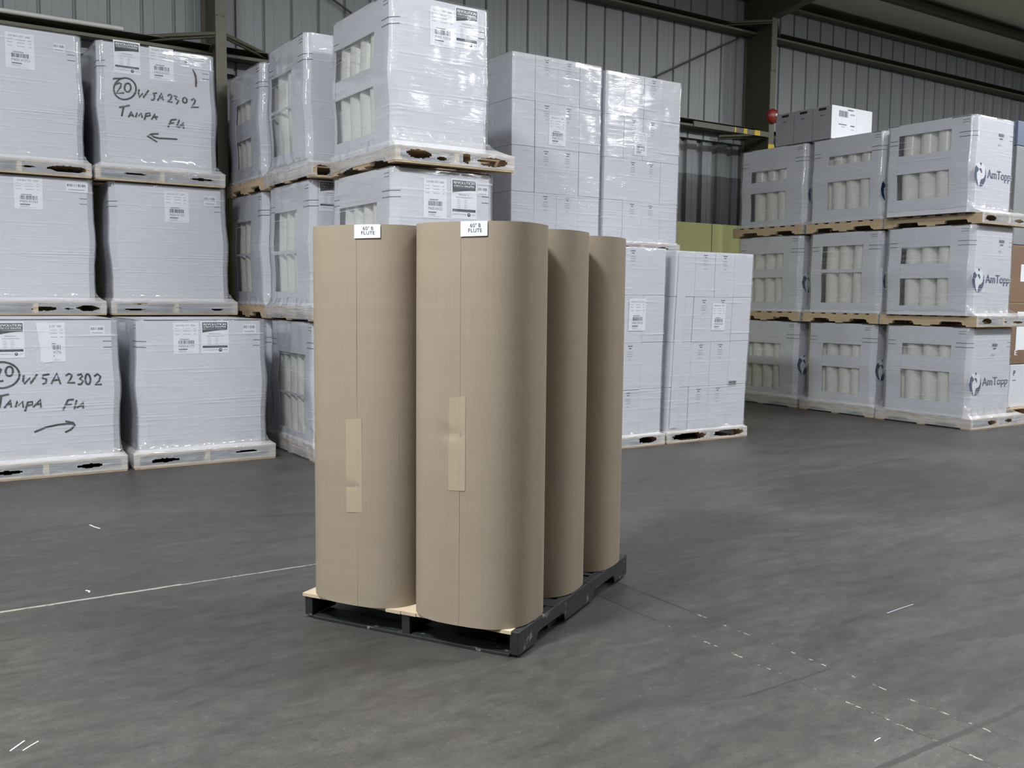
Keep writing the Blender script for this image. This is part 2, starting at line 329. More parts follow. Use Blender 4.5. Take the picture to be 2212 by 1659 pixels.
# alarm bell
root = tag(empty('alarm_bell', (10.655, 9.478, 3.96)), 'round red alarm bell on the dark column', 'bell')
q = MB(); n = 28; prof = [(0.105, 0.0), (0.105, -0.03), (0.09, -0.055), (0.05, -0.07), (0.0, -0.074)]
vs = [(r*math.cos(2*math.pi*k/n), y, r*math.sin(2*math.pi*k/n)) for r, y in prof for k in range(n)]
q.add(vs, [(j*n+k, j*n+(k+1) % n, (j+1)*n+(k+1) % n, (j+1)*n+k) for j in range(4) for k in range(n)], 'red', True); q.build('gong', root)
q = MB(); q.tube((0.012, -0.066, 0.01), (0.012, -0.082, 0.01), 0.024, 'white', 14); q.build('centre_cap', root)
q = MB(); q.box(-0.04, 0.04, -0.01, 0.0, -0.04, 0.04, 'steel'); q.build('mount', root)

# ---------------------------------------------------------------- pallets
def stringer(mb_, x, y0, y1, z0, z1, wd, m):
    L = y1-y0; nt = []
    for c0 in (0.135, 0.63):
        a = y0+L*c0; b = a+L*0.235; d = (z1-z0)*0.42
        nt += [(a, z0), (a+0.012, z0+d*0.8), (a+0.03, z0+d), (b-0.03, z0+d), (b-0.012, z0+d*0.8), (b, z0)]
    mb_.prism([(y0, z0)]+nt+[(y1, z0), (y1, z1), (y0, z1)], x, x+wd, m, axis='x')
def pallet(parent, x0, x1, y0, y1, h, seed=0, m='wood', detail=False):
    """stringers run along y. returns the pallet part with its boards as sub-parts"""
    rnd = random.Random(seed); w_ = x1-x0; t = h*0.13; q = MB(); n = 7
    for k in range(n):
        ww = 0.09 if k not in (0, n-1) else 0.125; c = y0+0.0625+(y1-y0-0.125)*k/(n-1)
        q.box(x0+rnd.uniform(0, .006), x1-rnd.uniform(0, .006), c-ww/2, c+ww/2, h-t, h, m)
    pl = q.build('pallet', parent)
    for x in (x0+0.004, (x0+x1)/2-0.019, x1-0.042):
        q = MB(); stringer(q, x, y0+0.003, y1-0.003, t, h-t, 0.038, m); q.build('stringer', pl)
    for c, ww in ((y0+0.06, 0.12), ((y0+y1)/2, 0.1), (y1-0.06, 0.12)):
        q = MB(); q.box(x0+0.002, x1-0.002, c-ww/2, c+ww/2, 0, t, m); q.build('bottom_board', pl)
    return pl

# ---------------------------------------------------------------- film shell
def rrect(b, r, nx, ny, nc=4):
    x0, x1, y0, y1 = b; P = []
    r = min(r, (x1-x0)/2.2, (y1-y0)/2.2)
    for (ax, ay, bx_, by_, n, side) in ((x0+r, y0, x1-r, y0, nx, 'F'), (x1, y0+r, x1, y1-r, ny, 'R'), (x1-r, y1, x0+r, y1, nx, 'B'), (x0, y1-r, x0, y0+r, ny, 'L')):
        for k in range(n+1): f = k/n; P.append((ax+(bx_-ax)*f, ay+(by_-ay)*f, side, f))
        cx, cy, a0 = {'F': (x1-r, y0+r, -90), 'R': (x1-r, y1-r, 0), 'B': (x0+r, y1-r, 90), 'L': (x0+r, y0+r, 180)}[side]
        for k in range(1, nc): a = R(a0+90*k/nc); P.append((cx+r*math.cos(a), cy+r*math.sin(a), 'C', 0))
    return P
def film(parent, box, pal, zp, zt, warp, seed, holes=(), bare='', mat='film', skirt=0.12, amp=0.004, open_bottom=False, cr=0.022):
    g = 0.011; bb = (box[0]-g, box[1]+g, box[2]-g, box[3]+g); pb = (pal[0]-0.005, pal[1]+0.005, pal[2]-0.006, pal[3]+0.005)
    nx = 64; ny = 40; lv = []; shr = lambda b, d: (b[0]+d, b[1]-d, b[2]+d, b[3]-d)
    for d in (0.14, 0.08, 0.03, 0.012): lv.append((zt+0.003, shr(bb, d), cr, 'top'))
    lv.append((zt+0.001, shr(bb, 0.003), cr, 'top')); z = zt-0.008; zf = zp+skirt
    nz = max(4, int((z-zf)/0.045))
    for k in range(nz+1): lv.append((z+(zf-z)*k/nz, bb, cr, 'side'))
    for k in range(1, 9):
        f = k/8; e = f**2.2; b = tuple(bb[i]+(pb[i]-bb[i])*e for i in range(4)); lv.append((zf+(zp+0.004-zf)*f, b, 0.025, 'flare'))
    if not open_bottom:
        for k in range(1, 21): f = k/20; lv.append((zp+0.004+(0.008-zp)*f, pb, 0.012, 'pallet'))
    q = MB(); V = []; I = []
    for (z, b, r, zone) in lv:
        ring = rrect(b, r, nx, ny); cx, cy = (b[0]+b[1])/2, (b[2]+b[3])/2
        a_ = {'top': 0.002, 'side': amp, 'flare': 0.009, 'pallet': 0.003}[zone]
        for (x, y, side, f) in ring:
            nrm = {'F': (0, -1), 'B': (0, 1), 'L': (-1, 0), 'R': (1, 0)}.get(side) or ((x-cx)/abs(x-cx+1e-9)*0.7, (y-cy)/abs(y-cy+1e-9)*0.7)
            if zone in ('side',): d = noise.noise((x*2.3+seed, y*2.3, z*13))*a_+noise.noise((x*9+seed, y*9, z*4))*a_*0.5
            elif zone == 'top': d = 0; z2 = z+noise.noise((x*9+seed, y*9, 3))*0.002
            else: d = noise.noise((x*16+seed, y*16, z*9))*a_+noise.noise((x*5, y*5+seed, z*22))*a_*0.6
            d = max(d, -0.007)
            V.append(warp(Vector((x+nrm[0]*d, y+nrm[1]*d, z if zone != 'top' else z2)))); I.append((side, f, z, zone))
    n = len(rrect(bb, 0.02, nx, ny)); F = []; F2 = []
    for j in range(len(lv)-1):
        for k in range(n):
            k2 = (k+1) % n; i = j*n+k; side, f, z, zone = I[i+n]
            if zone == 'pallet' and side in bare and side != '': continue
            skip = False
            for (hs, hu, hz, wu, wz) in holes:
                if side == hs:
                    uu = (f-hu)/wu; zz = ((z-hz)/wz) if True else 0; rag = 1+0.35*noise.noise((f*40+seed, z*60, 1.0))
                    if uu*uu+zz*zz < rag: skip = True
            if skip: continue
            fc = (i, j*n+k2, (j+1)*n+k2, i+n)
            (F2 if (zone == 'flare' and z < zp+0.03) or zone == 'pallet' else F).append(fc)
    b0 = len(q.v); q.v += [tuple(v) for v in V]; k1 = q.mid(mat); k2_ = q.mid('film_edge')
    for fc in F: q.f.append(fc); q.mi.append(k1); q.sm.append(True)
    for fc in F2: q.f.append(fc); q.mi.append(k2_); q.sm.append(True)
    return q.build('stretch_film', parent, recalc=False)

# ---------------------------------------------------------------- printed sheets
def rev_label(d, a0, a1, z0, z1, L=1):      # maker's sheet with black header
    w_, h = a1-a0, z1-z0; X = lambda u: a0+w_*u; Z = lambda v: z0+h*v
    d.rect(a0-w_*.06, z0-h*.02, a1+w_*.06, z1+h*.05, 'paper', L)
    top = [(X(0), Z(1)), (X(0), Z(0.665))]+[(X(u), Z(0.665+0.085*math.sin(u*math.pi/2))) for u in (0.15, 0.3, 0.5, 0.75, 1.0)]+[(X(1), Z(1))]
    d.poly(top, 'ink', L+1)
    d.text('REVOLUTION', X(.05), Z(.90), X(.95), Z(.975), 'paper', L+2, bold=w_*.006); d.text('STRETCH WRAPPER', X(.05), Z(.825), X(.95), Z(.88), 'paper', L+2, bold=w_*.003)
    d.rect(X(.06), Z(.795), X(.94), Z(.806), 'ink_mid', L+2)
    d.text('PERFORM XL', X(.27), Z(.60), X(.73), Z(.64), 'ink_mid', L+1); d.text('CAST MACHINE FILM', X(.15), Z(.53), X(.85), Z(.565), 'ink_mid', L+1)
    for k in range(5):
        d.rect(X(.2), Z(.47-k*.05), X(.34), Z(.485-k*.05), 'ink_pale', L+1); d.rect(X(.5), Z(.47-k*.05), X(.62), Z(.485-k*.05), 'ink_pale', L+1)
    d.rect(X(0), Z(.165), X(1), Z(.235), 'ink', L+1); d.rect(X(.12), Z(.19), X(.88), Z(.205), 'ink_mid', L+2)
    d.rect(X(0), Z(.085), X(.6), Z(.105), 'ink_pale', L+1); d.rect(X(.83), Z(.085), X(1), Z(.105), 'ink_pale', L+1)
    d.disc(X(.71), Z(.09), w_*.07, 'ink', L+1, 14); d.disc(X(.71), Z(.10), w_*.025, 'paper', L+2, 8)
def elm_label(d, a0, a1, z0, z1, num, L=1, seed=3):      # stock ticket with barcode
    w_, h = a1-a0, z1-z0; X = lambda u: a0+w_*u; Z = lambda v: z0+h*v
    d.rect(a0, z0, a1, z1, 'paper', L)
    d.text('ELR 80G TRT  0000', X(.12), Z(.885), X(.86), Z(.935), 'ink_mid', L+1)
    for k, zz in enumerate((.80, .72, .62)):
        for (u0, u1) in ((.05, .25), (.38, .68), (.78, .9)): d.rect(X(u0+.01*k), Z(zz), X(u1), Z(zz+.018), 'ink_pale', L+1)
    d.rect(X(.25), Z(.455), X(.62), Z(.475), 'ink_mid', L+1)
    d.bars(X(.2), Z(.31), X(.82), Z(.43), 'ink', L+1, seed); d.text(num, X(.2), Z(.205), X(.82), Z(.28), 'ink_mid', L+1)
    d.rect(X(.2), Z(.13), X(.55), Z(.165), 'ink_mid', L+1); d.rect(X(.2), Z(.08), X(.5), Z(.1), 'ink_pale', L+1); d.rect(X(.2), Z(.045), X(.75), Z(.055), 'ink_pale', L+1)
def small_label(d, a0, a1, z0, z1, L=1, seed=9):
    d.rect(a0, z0, a1, z1, 'paper', L); w_ = a1-a0; h = z1-z0
    d.bars(a0+w_*.05, z0+h*.55, a1-w_*.05, z0+h*.85, 'ink_mid', L+1, seed, 14); d.rect(a0+w_*.1, z0+h*.15, a1-w_*.15, z0+h*.27, 'ink_pale', L+1)
def globe_logo(d, ca, cz, r, L=1):
    d.disc(ca, cz, r, 'paper', L, ry=r*1.12)
    for pts in ([(-.55, .75), (-.8, .55), (-1, 0), (-.87, -.5), (-.5, -.85), (-.2, -.98), (-.35, -.7), (-.5, -.3), (-.5, .1), (-.22, .33), (-.22, .5), (-.42, .58)],
                [(-.1, -.97), (.2, -1), (.6, -.8), (.9, -.4), (1, 0), (.95, .35), (.83, .55), (.84, .1), (.75, -.1), (.5, -.3), (.15, -.38), (.0, -.62)],
                [(-.12, .98), (.3, .95), (.12, .70)], [(-.1, .5), (.2, .52), (.36, .22), (.25, .08), (.08, .25), (-.1, .4)]):
        d.poly([(ca+r*x, cz+r*1.12*y) for x, y in pts], 'navy', L+1)

# ---------------------------------------------------------------- wrapped loads
def load(label, group, pal, z0, box, zt, lean=(0, 0), window=None, seed=1, holes=None, bare='', decals=None, mat='film', ph=0.115, cartons=None, slits=True, amp=0.004, card='card', skirt=0.075, bulge=0.014):
    """pal, box = (x0, x1, y0, y1) in the hall; z0 = underside of the pallet, zt = top of the carton"""
    cx, cy = (pal[0]+pal[1])/2, (pal[2]+pal[3])/2
    root = tag(empty('wrapped_pallet_load', (cx, cy, z0)), label, 'pallet load', group)
    P = (pal[0]-cx, pal[1]-cx, pal[2]-cy, pal[3]-cy); B = (box[0]-cx, box[1]-cx, box[2]-cy, box[3]-cy); h = zt-z0; bh = h-ph
    def warp(p):
        f = max(0.0, (p.z-ph)/bh); f = f*f*(3-2*f) if f < 1 else 1; g_ = (p.z-ph)/bh; bu = (0 if cartons else bulge)*(math.exp(-((g_-0.5)/0.13)**2)-0.35*math.exp(-((g_-0.22)/0.13)**2)) if 0 < g_ < 1 else 0; return Vector((p.x+lean[0]*f+bu*2*p.x/(P[1]-P[0]), p.y+lean[1]*f, p.z))
    pallet(root, *P, ph, seed)
    x0, x1, y0, y1 = B; zb, zc = ph+0.001, h
    if cartons is None:
        q = MB(); T = 0.008; nzs = 8
        def wall(a0, a1, b0, b1, c0, c1, m_): # subdivided upright so that it follows the lean
            for k in range(nzs):
                u0 = c0+(c1-c0)*k/nzs; u1 = c0+(c1-c0)*(k+1)/nzs; q.box(a0, a1, b0, b1, u0, u1, m_)
        c = 0.05; nzs = 14
        wall(x0+c, x1-c, y0, y0+T, zb, zc, card); wall(x1-T, x1, y0+c, y1-c, zb, zc, card); wall(x0+c, x1-c, y1-T, y1, zb, zc, card)
        for (ax, ay, bx_, by_) in ((x0, y0+c, x0+c, y0), (x1-c, y0, x1, y0+c), (x1, y1-c, x1-c, y1), (x0+c, y1, x0, y1-c)):
            nn = Vector((by_-ay, ax-bx_)).normalized()*-T   # inward
            for k in range(nzs):
                u0 = zb+(zc-zb)*k/nzs; u1 = zb+(zc-zb)*(k+1)/nzs; mp = [(ax, ay), (bx_, by_), (bx_+nn.x, by_+nn.y), (ax+nn.x, ay+nn.y)]
                q.hexa([(p_[0], p_[1], u0) for p_ in mp]+[(p_[0], p_[1], u1) for p_ in mp], card)
        for dz_, s_ in ((0, 1),):
            oc = [(x0+c, y0), (x1-c, y0), (x1, y0+c), (x1, y1-c), (x1-c, y1), (x0+c, y1), (x0, y1-c), (x0, y0+c)]
            q.add([(a, b_, zc-T) for a, b_ in oc]+[(a, b_, zc) for a, b_ in oc], [tuple(range(7, -1, -1)), tuple(range(8, 16))]+[(k, (k+1) % 8, 8+(k+1) % 8, 8+k) for k in range(8)], card)
        ws = []
        if window:
            wy0, wy1, wz0, wz1, bz0, bz1 = [v-cy if k < 2 else v-z0 for k, v in enumerate(window[:6])]
            wall(x0, x0+T, y0+c, wy0, zb, zc, card); wall(x0, x0+T, wy1, y1-c, zb, zc, card)
            q.box(x0, x0+T, wy0, wy1, zb, wz0, card); q.box(x0, x0+T, wy0, wy1, wz1, zc-T, card)
            wall(x0+0.34, x0+0.345, y0+T, y1-T, zb, zc-T, 'card_in')
            ws = [(wz0, bz0-0.004), (bz1+0.004, wz1)]
            q.box(x0+0.010, x0+0.014, wy0-0.03, wy1+0.03, bz0, bz1, card)
        else:
            wall(x0, x0+T, y0+c, y1-c, zb, zc, card)
        if slits:
            for zz in (h-0.17, h-0.215):
                for (b0, b1) in ((y0+c, y0+0.17), (y1-0.15, y1-c)): q.box(x0-0.0008, x0, b0, b1, zz, zz+0.008, 'slit')
                q.box(x1-0.11, x1-c, y0-0.0008, y0, zz, zz+0.006, 'slit'); q.box(x0+c, x0+c+0.012, y0-0.0008, y0, zz, zz+0.006, 'slit'); q.hexa([(x0-0.0006, y0+c, zz), (x0+c, y0-0.0006, zz), (x0+c, y0+0.001, zz), (x0+0.001, y0+c, zz), (x0-0.0006, y0+c, zz+0.007), (x0+c, y0-0.0006, zz+0.007), (x0+c, y0+0.001, zz+0.007), (x0+0.001, y0+c, zz+0.007)], 'slit')
            for zz in (h-0.045, h-0.07): q.box(x0-0.0008, x0, y0+0.06, y0+0.14, zz, zz+0.006, 'slit')
        q.xf(warp); cb = q.build('carton', root, bevel=0)
        if window:
            wn = window[6] if len(window) > 6 else 3; rr = (wy1-wy0)/wn/2*1.06
            for (a, b) in ws:
                if b-a < 0.03: continue
                for k in range(wn+1):
                    q = MB(); yy = wy0+(wy1-wy0)*(k+0.5)/wn+random.Random(seed*7+k).uniform(-.006, .006)
                    if yy+rr > y1-0.02: continue
                    q.tube((x0+0.018+rr, yy, a-0.03), (x0+0.018+rr, yy, b+0.02 if b < wz1-0.001 else b+0.06), rr*0.93, 'roll', 20)
                    q.xf(warp); q.build('film_roll', root)
    else:
        nc, nr, pat = cartons; cw = (x1-x0)/nc; rh = (zc-zb)/nr
        for i in range(nc):
            for j in range(nr):
                dps = ((0, 1/3), (1/3, 2/3), (2/3, 1)) if i == 0 else ((0, 1),)
                for (d0, d1) in dps:
                    rnd = random.Random(seed*100+i*10+j); jx = rnd.uniform(-.003, .003); q = MB(); gp = 0.0014
                    a0, a1 = x0+cw*i+gp+(jx if 0 < i else 0), x0+cw*(i+1)-gp+(jx if i < nc-1 else 0); b0, b1 = y0+(y1-y0)*d0+(rnd.uniform(0, .006)), y0+(y1-y0)*d1-gp; c0, c1 = zb+rh*j+0.001, zb+rh*(j+1)-gp
                    q.box(a0, a1, b0, b1, c0, c1, card)
                    if d0 == 0 and i in pat:
                        o_ = b0-0.0012; mx = (a0+a1)/2
                        for dz, ww, m_ in ((.035, .055, 'ink_mid'), (.055, .03, 'ink_mid'), (.085, .06, 'ink_pale'), (.105, .055, 'ink_pale'), (.125, .06, 'ink_pale'), (.16, .03, 'ink_pale')):
                            q.box(mx-ww/2, mx+ww/2, o_, b0, c1-dz, c1-dz+0.009, m_)
                    q.xf(warp); q.build('carton', root, bevel=0.004)
    if holes is None: holes = [('F', 0.26, ph*0.5, 0.09, 0.014), ('F', 0.76, ph*0.52, 0.08, 0.016)]
    film(root, B, P, ph, h, warp, seed*3.7, holes, bare, mat, skirt, amp, cr=0.022 if cartons else 0.07)
    def place(a_, z_): return a_-cx, z_-z0
    if decals:
        for (nm, lab, fn) in decals:
            d = Decal(); fn(d)
            def f(p, yy=box[2]-0.0016): return warp(Vector((p.x-cx, yy-cy+p.y, p.z-z0)))
            d.mb.xf(f); o = d.mb.build(nm, root, recalc=False)
            if lab: o['label'] = lab
    return root
REV = lambda *a: ('label_sheet', 'white sheet with black header', lambda d: rev_label(d, *a))
ELM = lambda a0, a1, z0, z1, num, s=3: ('stock_ticket', 'white barcode ticket', lambda d: elm_label(d, a0, a1, z0, z1, num, 1, s))
SML = lambda *a: ('small_barcode_ticket', None, lambda d: small_label(d, *a))

TAMPA_LEFT = [[[1.709,3.169],[1.724,3.178],[1.776,3.184],[1.801,3.193],[1.827,3.194],[1.851,3.187],[1.871,3.174],[1.886,3.154],[1.893,3.13],[1.894,3.104],[1.887,3.077],[1.873,3.053],[1.853,3.033],[1.829,3.019],[1.803,3.011],[1.778,3.011],[1.755,3.019],[1.735,3.034],[1.722,3.054],[1.716,3.079],[1.716,3.105],[1.724,3.131],[1.739,3.154],[1.759,3.174],[1.783,3.187]],[[1.727,3.128],[1.758,3.146],[1.773,3.142],[1.77,3.114],[1.736,3.056],[1.798,3.066]],[[1.832,3.152],[1.841,3.148],[1.848,3.139],[1.852,3.126],[1.851,3.111],[1.847,3.097],[1.839,3.086],[1.83,3.08],[1.82,3.079],[1.811,3.084],[1.804,3.093],[1.801,3.106],[1.802,3.121],[1.806,3.135],[1.814,3.145],[1.824,3.151],[1.834,3.152]],[[1.92,3.113],[1.913,3.08],[1.918,3.044],[1.95,3.085],[1.952,3.044],[1.998,3.115]],[[2.066,3.099],[2.03,3.089],[2.043,3.09],[2.045,3.056],[2.032,3.034],[2.015,3.036]],[[2.068,3.034],[2.106,3.104],[2.117,3.044]],[[2.077,3.058],[2.117,3.065]],[[2.154,3.085],[2.174,3.102],[2.19,3.094],[2.182,3.064],[2.153,3.036],[2.193,3.037]],[[2.207,3.092],[2.235,3.091],[2.218,3.069],[2.247,3.056],[2.226,3.024]],[[2.318,3.069],[2.317,3.059],[2.313,3.051],[2.307,3.046],[2.3,3.043],[2.293,3.044],[2.287,3.048],[2.283,3.055],[2.282,3.064],[2.284,3.073],[2.288,3.081],[2.294,3.087],[2.301,3.089],[2.308,3.089],[2.313,3.084],[2.317,3.077],[2.318,3.069]],[[2.354,3.073],[2.379,3.09],[2.392,3.077],[2.379,3.047],[2.349,3.012],[2.416,3.019]],[[1.756,2.939],[1.842,2.967]],[[1.791,2.945],[1.77,2.867]],[[1.824,2.865],[1.852,2.916],[1.867,2.873]],[[1.832,2.882],[1.863,2.887]],[[1.882,2.871],[1.899,2.913],[1.906,2.882],[1.931,2.913],[1.937,2.873]],[[1.953,2.855],[1.97,2.913],[2.002,2.921],[2.005,2.901],[1.969,2.889]],[[2.012,2.865],[2.042,2.917],[2.052,2.87]],[[2.021,2.886],[2.067,2.896]],[[2.148,2.814],[2.178,2.883]],[[2.174,2.881],[2.223,2.892]],[[2.161,2.849],[2.202,2.859]],[[2.247,2.891],[2.221,2.826]],[[2.236,2.82],[2.281,2.87],[2.283,2.816]],[[2.246,2.837],[2.286,2.846]],[[2.227,2.719],[2.146,2.716],[2.065,2.712],[2.021,2.72],[2.002,2.734],[2.034,2.747],[2.066,2.749]],[[2.052,2.678],[1.968,2.722],[2.002,2.74],[2.034,2.747]]]
TAMPA_RIGHT = [[[0.654,0.853],[0.687,0.853],[0.719,0.845],[0.746,0.83],[0.768,0.809],[0.781,0.784],[0.786,0.757],[0.78,0.73],[0.765,0.706],[0.743,0.686],[0.715,0.673],[0.683,0.667],[0.65,0.669],[0.619,0.678],[0.593,0.694],[0.573,0.716],[0.561,0.741],[0.559,0.768],[0.565,0.794],[0.581,0.817],[0.604,0.836],[0.632,0.848],[0.664,0.854]],[[0.618,0.793],[0.648,0.821],[0.669,0.8],[0.653,0.751],[0.622,0.711],[0.684,0.719]],[[0.726,0.82],[0.735,0.814],[0.741,0.805],[0.744,0.792],[0.744,0.778],[0.74,0.766],[0.733,0.756],[0.724,0.752],[0.715,0.752],[0.707,0.758],[0.701,0.768],[0.698,0.781],[0.699,0.795],[0.703,0.807],[0.71,0.816],[0.719,0.82],[0.728,0.819]],[[0.813,0.753],[0.808,0.712],[0.815,0.691],[0.854,0.735],[0.855,0.689],[0.899,0.759]],[[0.979,0.756],[0.937,0.749],[0.934,0.728],[0.958,0.719],[0.955,0.694],[0.931,0.684]],[[0.988,0.684],[1.028,0.763],[1.049,0.679]],[[1.004,0.709],[1.045,0.713]],[[1.085,0.739],[1.109,0.755],[1.128,0.742],[1.116,0.713],[1.095,0.688],[1.146,0.686]],[[1.163,0.741],[1.191,0.748],[1.198,0.731],[1.178,0.716],[1.2,0.697],[1.185,0.673],[1.163,0.674]],[[1.251,0.707],[1.249,0.693],[1.245,0.68],[1.239,0.672],[1.232,0.67],[1.225,0.673],[1.22,0.681],[1.217,0.694],[1.216,0.709],[1.218,0.724],[1.222,0.736],[1.227,0.744],[1.234,0.747],[1.241,0.744],[1.246,0.735],[1.25,0.722],[1.251,0.707]],[[1.277,0.728],[1.302,0.746],[1.321,0.726],[1.308,0.692],[1.28,0.666],[1.326,0.666]],[[0.633,0.604],[0.717,0.621]],[[0.67,0.611],[0.652,0.525]],[[0.681,0.523],[0.727,0.579],[0.725,0.525]],[[0.696,0.547],[0.726,0.55]],[[0.753,0.524],[0.767,0.569],[0.773,0.535],[0.8,0.564],[0.802,0.519]],[[0.812,0.491],[0.833,0.557],[0.863,0.559],[0.862,0.538],[0.825,0.532]],[[0.865,0.517],[0.916,0.573],[0.916,0.51]],[[0.881,0.537],[0.917,0.54]],[[1.062,0.485],[1.096,0.56]],[[1.094,0.56],[1.135,0.562]],[[1.079,0.523],[1.122,0.525]],[[1.154,0.557],[1.139,0.489]],[[1.156,0.497],[1.201,0.538],[1.199,0.49]],[[1.168,0.509],[1.202,0.512]],[[0.866,0.335],[0.944,0.365],[1.021,0.379],[1.098,0.383],[1.141,0.378]],[[1.077,0.403],[1.13,0.387],[1.142,0.369],[1.116,0.34],[1.073,0.319]]]
def handwriting(strokes, wd):
    def f(d):
        for k, st in enumerate(strokes): d.stroke(st, wd, 'marker', 2+(k % 3))
    return ('handwriting', 'black marker writing', f)

# ---------------------------------------------------------------- left block: single tier in front, three tiers behind
GL = 'white film-wrapped pallet loads on the left'
load('wrapped load on the floor at far left, handwritten Tampa with an arrow pointing right', GL,
     (0.37, 1.495, 7.58, 8.68), 0, (0.44, 1.462, 7.63, 8.62), 1.158, seed=1,
     decals=[REV(0.655, 0.815, 0.885, 1.13), ELM(0.925, 1.093, 0.846, 1.132, 'P400141756', 4), ('paper_strip', 'blank white strip over the ticket', lambda d: d.poly([(0.90, 1.135), (0.985, 1.135), (1.015, 0.845), (0.94, 0.838)], 'paper', 4)),
             SML(1.265, 1.366, 1.04, 1.105), handwriting(TAMPA_RIGHT, 0.0135)])
load('white wrapped load without handwriting on the floor, beside the right-pointing arrow load', GL,
     (1.545, 2.66, 7.58, 8.68), 0, (1.60, 2.606, 7.63, 8.62), 1.150, seed=2, holes=[('F', 0.19, 0.055, 0.10, 0.016), ('F', 0.78, 0.075, 0.09, 0.008)],
     decals=[ELM(1.865, 2.061, 0.881, 1.127, 'P400141775', 5), REV(2.09, 2.288, 0.885, 1.128), SML(2.416, 2.524, 1.038, 1.112)])
YB = 8.75; yb = (8.80, 9.70)
load('lowest white wrapped load of the leftmost rear stack, behind the floor load', GL, (0.48, 1.58, YB, YB+1.0), 0, (0.5, 1.52, *yb), 1.155, seed=3)
load('white wrapped load at the left edge, middle tier of the leftmost rear stack', GL, (0.49, 1.588, YB, YB+1.0), 1.163, (0.52, 1.515, *yb), 2.312, seed=4,
     holes=[('F', 0.55, 0.05, 0.09, 0.018), ('F', 0.86, 0.055, 0.08, 0.024), ('F', 0.72, 0.05, 0.03, 0.006)],
     decals=[ELM(0.912, 1.125, 2.034, 2.290, 'P400141762', 6), SML(1.306, 1.474, 2.200, 2.275)])
load('white wrapped load at the top left corner, topmost of the leftmost rear stack', GL, (0.41, 1.50, YB, YB+1.0), 2.318, (0.45, 1.455, *yb), 3.49, seed=5,
     holes=[('F', 0.55, 0.055, 0.05, 0.006), ('F', 0.83, 0.055, 0.15, 0.026)],
     decals=[ELM(0.888, 1.10, 3.16, 3.44, 'P400141751', 7), SML(1.242, 1.33, 3.335, 3.40)])
load('lowest white wrapped load of the second rear stack, behind the floor load', GL, (1.62, 2.70, YB, YB+1.0), 0, (1.66, 2.66, *yb), 1.155, seed=6)
load('plain white wrapped load directly under the Tampa load with the left-pointing arrow', GL, (1.63, 2.725, YB, YB+1.0), 1.163, (1.665, 2.665, *yb), 2.310, seed=7, lean=(-0.02, 0),
     holes=[('F', 0.16, 0.045, 0.07, 0.008), ('F', 0.2, 0.10, 0.06, 0.008), ('F', 0.82, 0.045, 0.05, 0.008), ('F', 0.5, 0.06, 0.02, 0.005)],
     decals=[ELM(2.118, 2.328, 1.985, 2.262, 'P400141759', 8), SML(2.465, 2.578, 2.150, 2.238)])
load('topmost white wrapped load marked Tampa with an arrow pointing left', GL, (1.53, 2.628, YB, YB+1.0), 2.317, (1.59, 2.575, *yb), 3.485, seed=8, lean=(-0.012, 0),
     holes=[('F', 0.28, 0.06, 0.09, 0.007), ('F', 0.80, 0.055, 0.09, 0.011)],
     decals=[REV(1.73, 1.925, 3.235, 3.490), ELM(2.01, 2.216, 3.21, 3.49, 'P400141707', 9), SML(2.378, 2.50, 3.41, 3.47), handwriting(TAMPA_LEFT, 0.0145),
             ('torn_patch', 'dark red brown tear in the wrap', lambda d: (d.poly([(2.372, 3.352), (2.392, 3.335), (2.412, 3.30), (2.418, 3.24), (2.410, 3.19), (2.396, 3.20), (2.398, 3.27), (2.386, 3.32)], 'tear', 4), d.disc(2.322, 3.40, 0.012, 'ink_mid', 4, 8)))])

# ---------------------------------------------------------------- centre row running away from the camera
GC = 'white film-wrapped loads of the centre row'
def win(y0, y1, z0, zt, n=3): return (y0, y1, z0+0.24, zt-0.23, z0+0.60, z0+0.74, n)
load('lowest white wrapped load of the centre stack, behind the kraft rolls', GC, (2.99, 3.97, 6.03, 7.168), 0, (3.01, 3.86, 6.10, 7.15), 1.146, seed=11)
load('middle wrapped load of the centre stack, printed sheets just above the kraft rolls', GC, (2.99, 3.97, 6.03, 7.168), 1.154, (3.0, 3.842, 6.08, 7.16), 2.262, seed=12,
     window=(6.34, 7.02, 1.42, 2.03, 1.70, 1.84, 4), decals=[ELM(3.244, 3.434, 1.916, 2.20, 'P400143032', 11), REV(3.481, 3.677, 1.930, 2.20), SML(3.695, 3.785, 2.10, 2.17)], amp=0.008)
load('highest white wrapped load, top of the centre stack, torn film along its pallet', GC, (2.99, 3.98, 6.02, 7.168), 2.286, (3.0, 3.80, 6.09, 7.16), 3.45, seed=13, skirt=0.09,
     window=(6.38, 7.08, 2.53, 3.24, 2.86, 3.0, 4), holes=[('F', 0.17, 0.062, 0.10, 0.030), ('F', 0.36, 0.045, 0.04, 0.014), ('F', 0.57, 0.065, 0.035, 0.04), ('F', 0.80, 0.055, 0.13, 0.032), ('L', 0.55, 0.012, 0.3, 0.02), ('L', 0.1, 0.01, 0.07, 0.02)],
     decals=[ELM(3.297, 3.50, 3.13, 3.40, 'P400143028', 12), REV(3.51, 3.685, 3.15, 3.42)], amp=0.006)
load('lowest load of the middle stack in the centre row, beside the kraft rolls', GC, (2.85, 3.95, 7.20, 8.34), 0, (2.88, 3.80, 7.26, 8.30), 1.13, seed=14,
     window=(7.46, 8.10, 0.2, 0.86, 0.50, 0.52, 4), mat='film', skirt=0.16, amp=0.009)
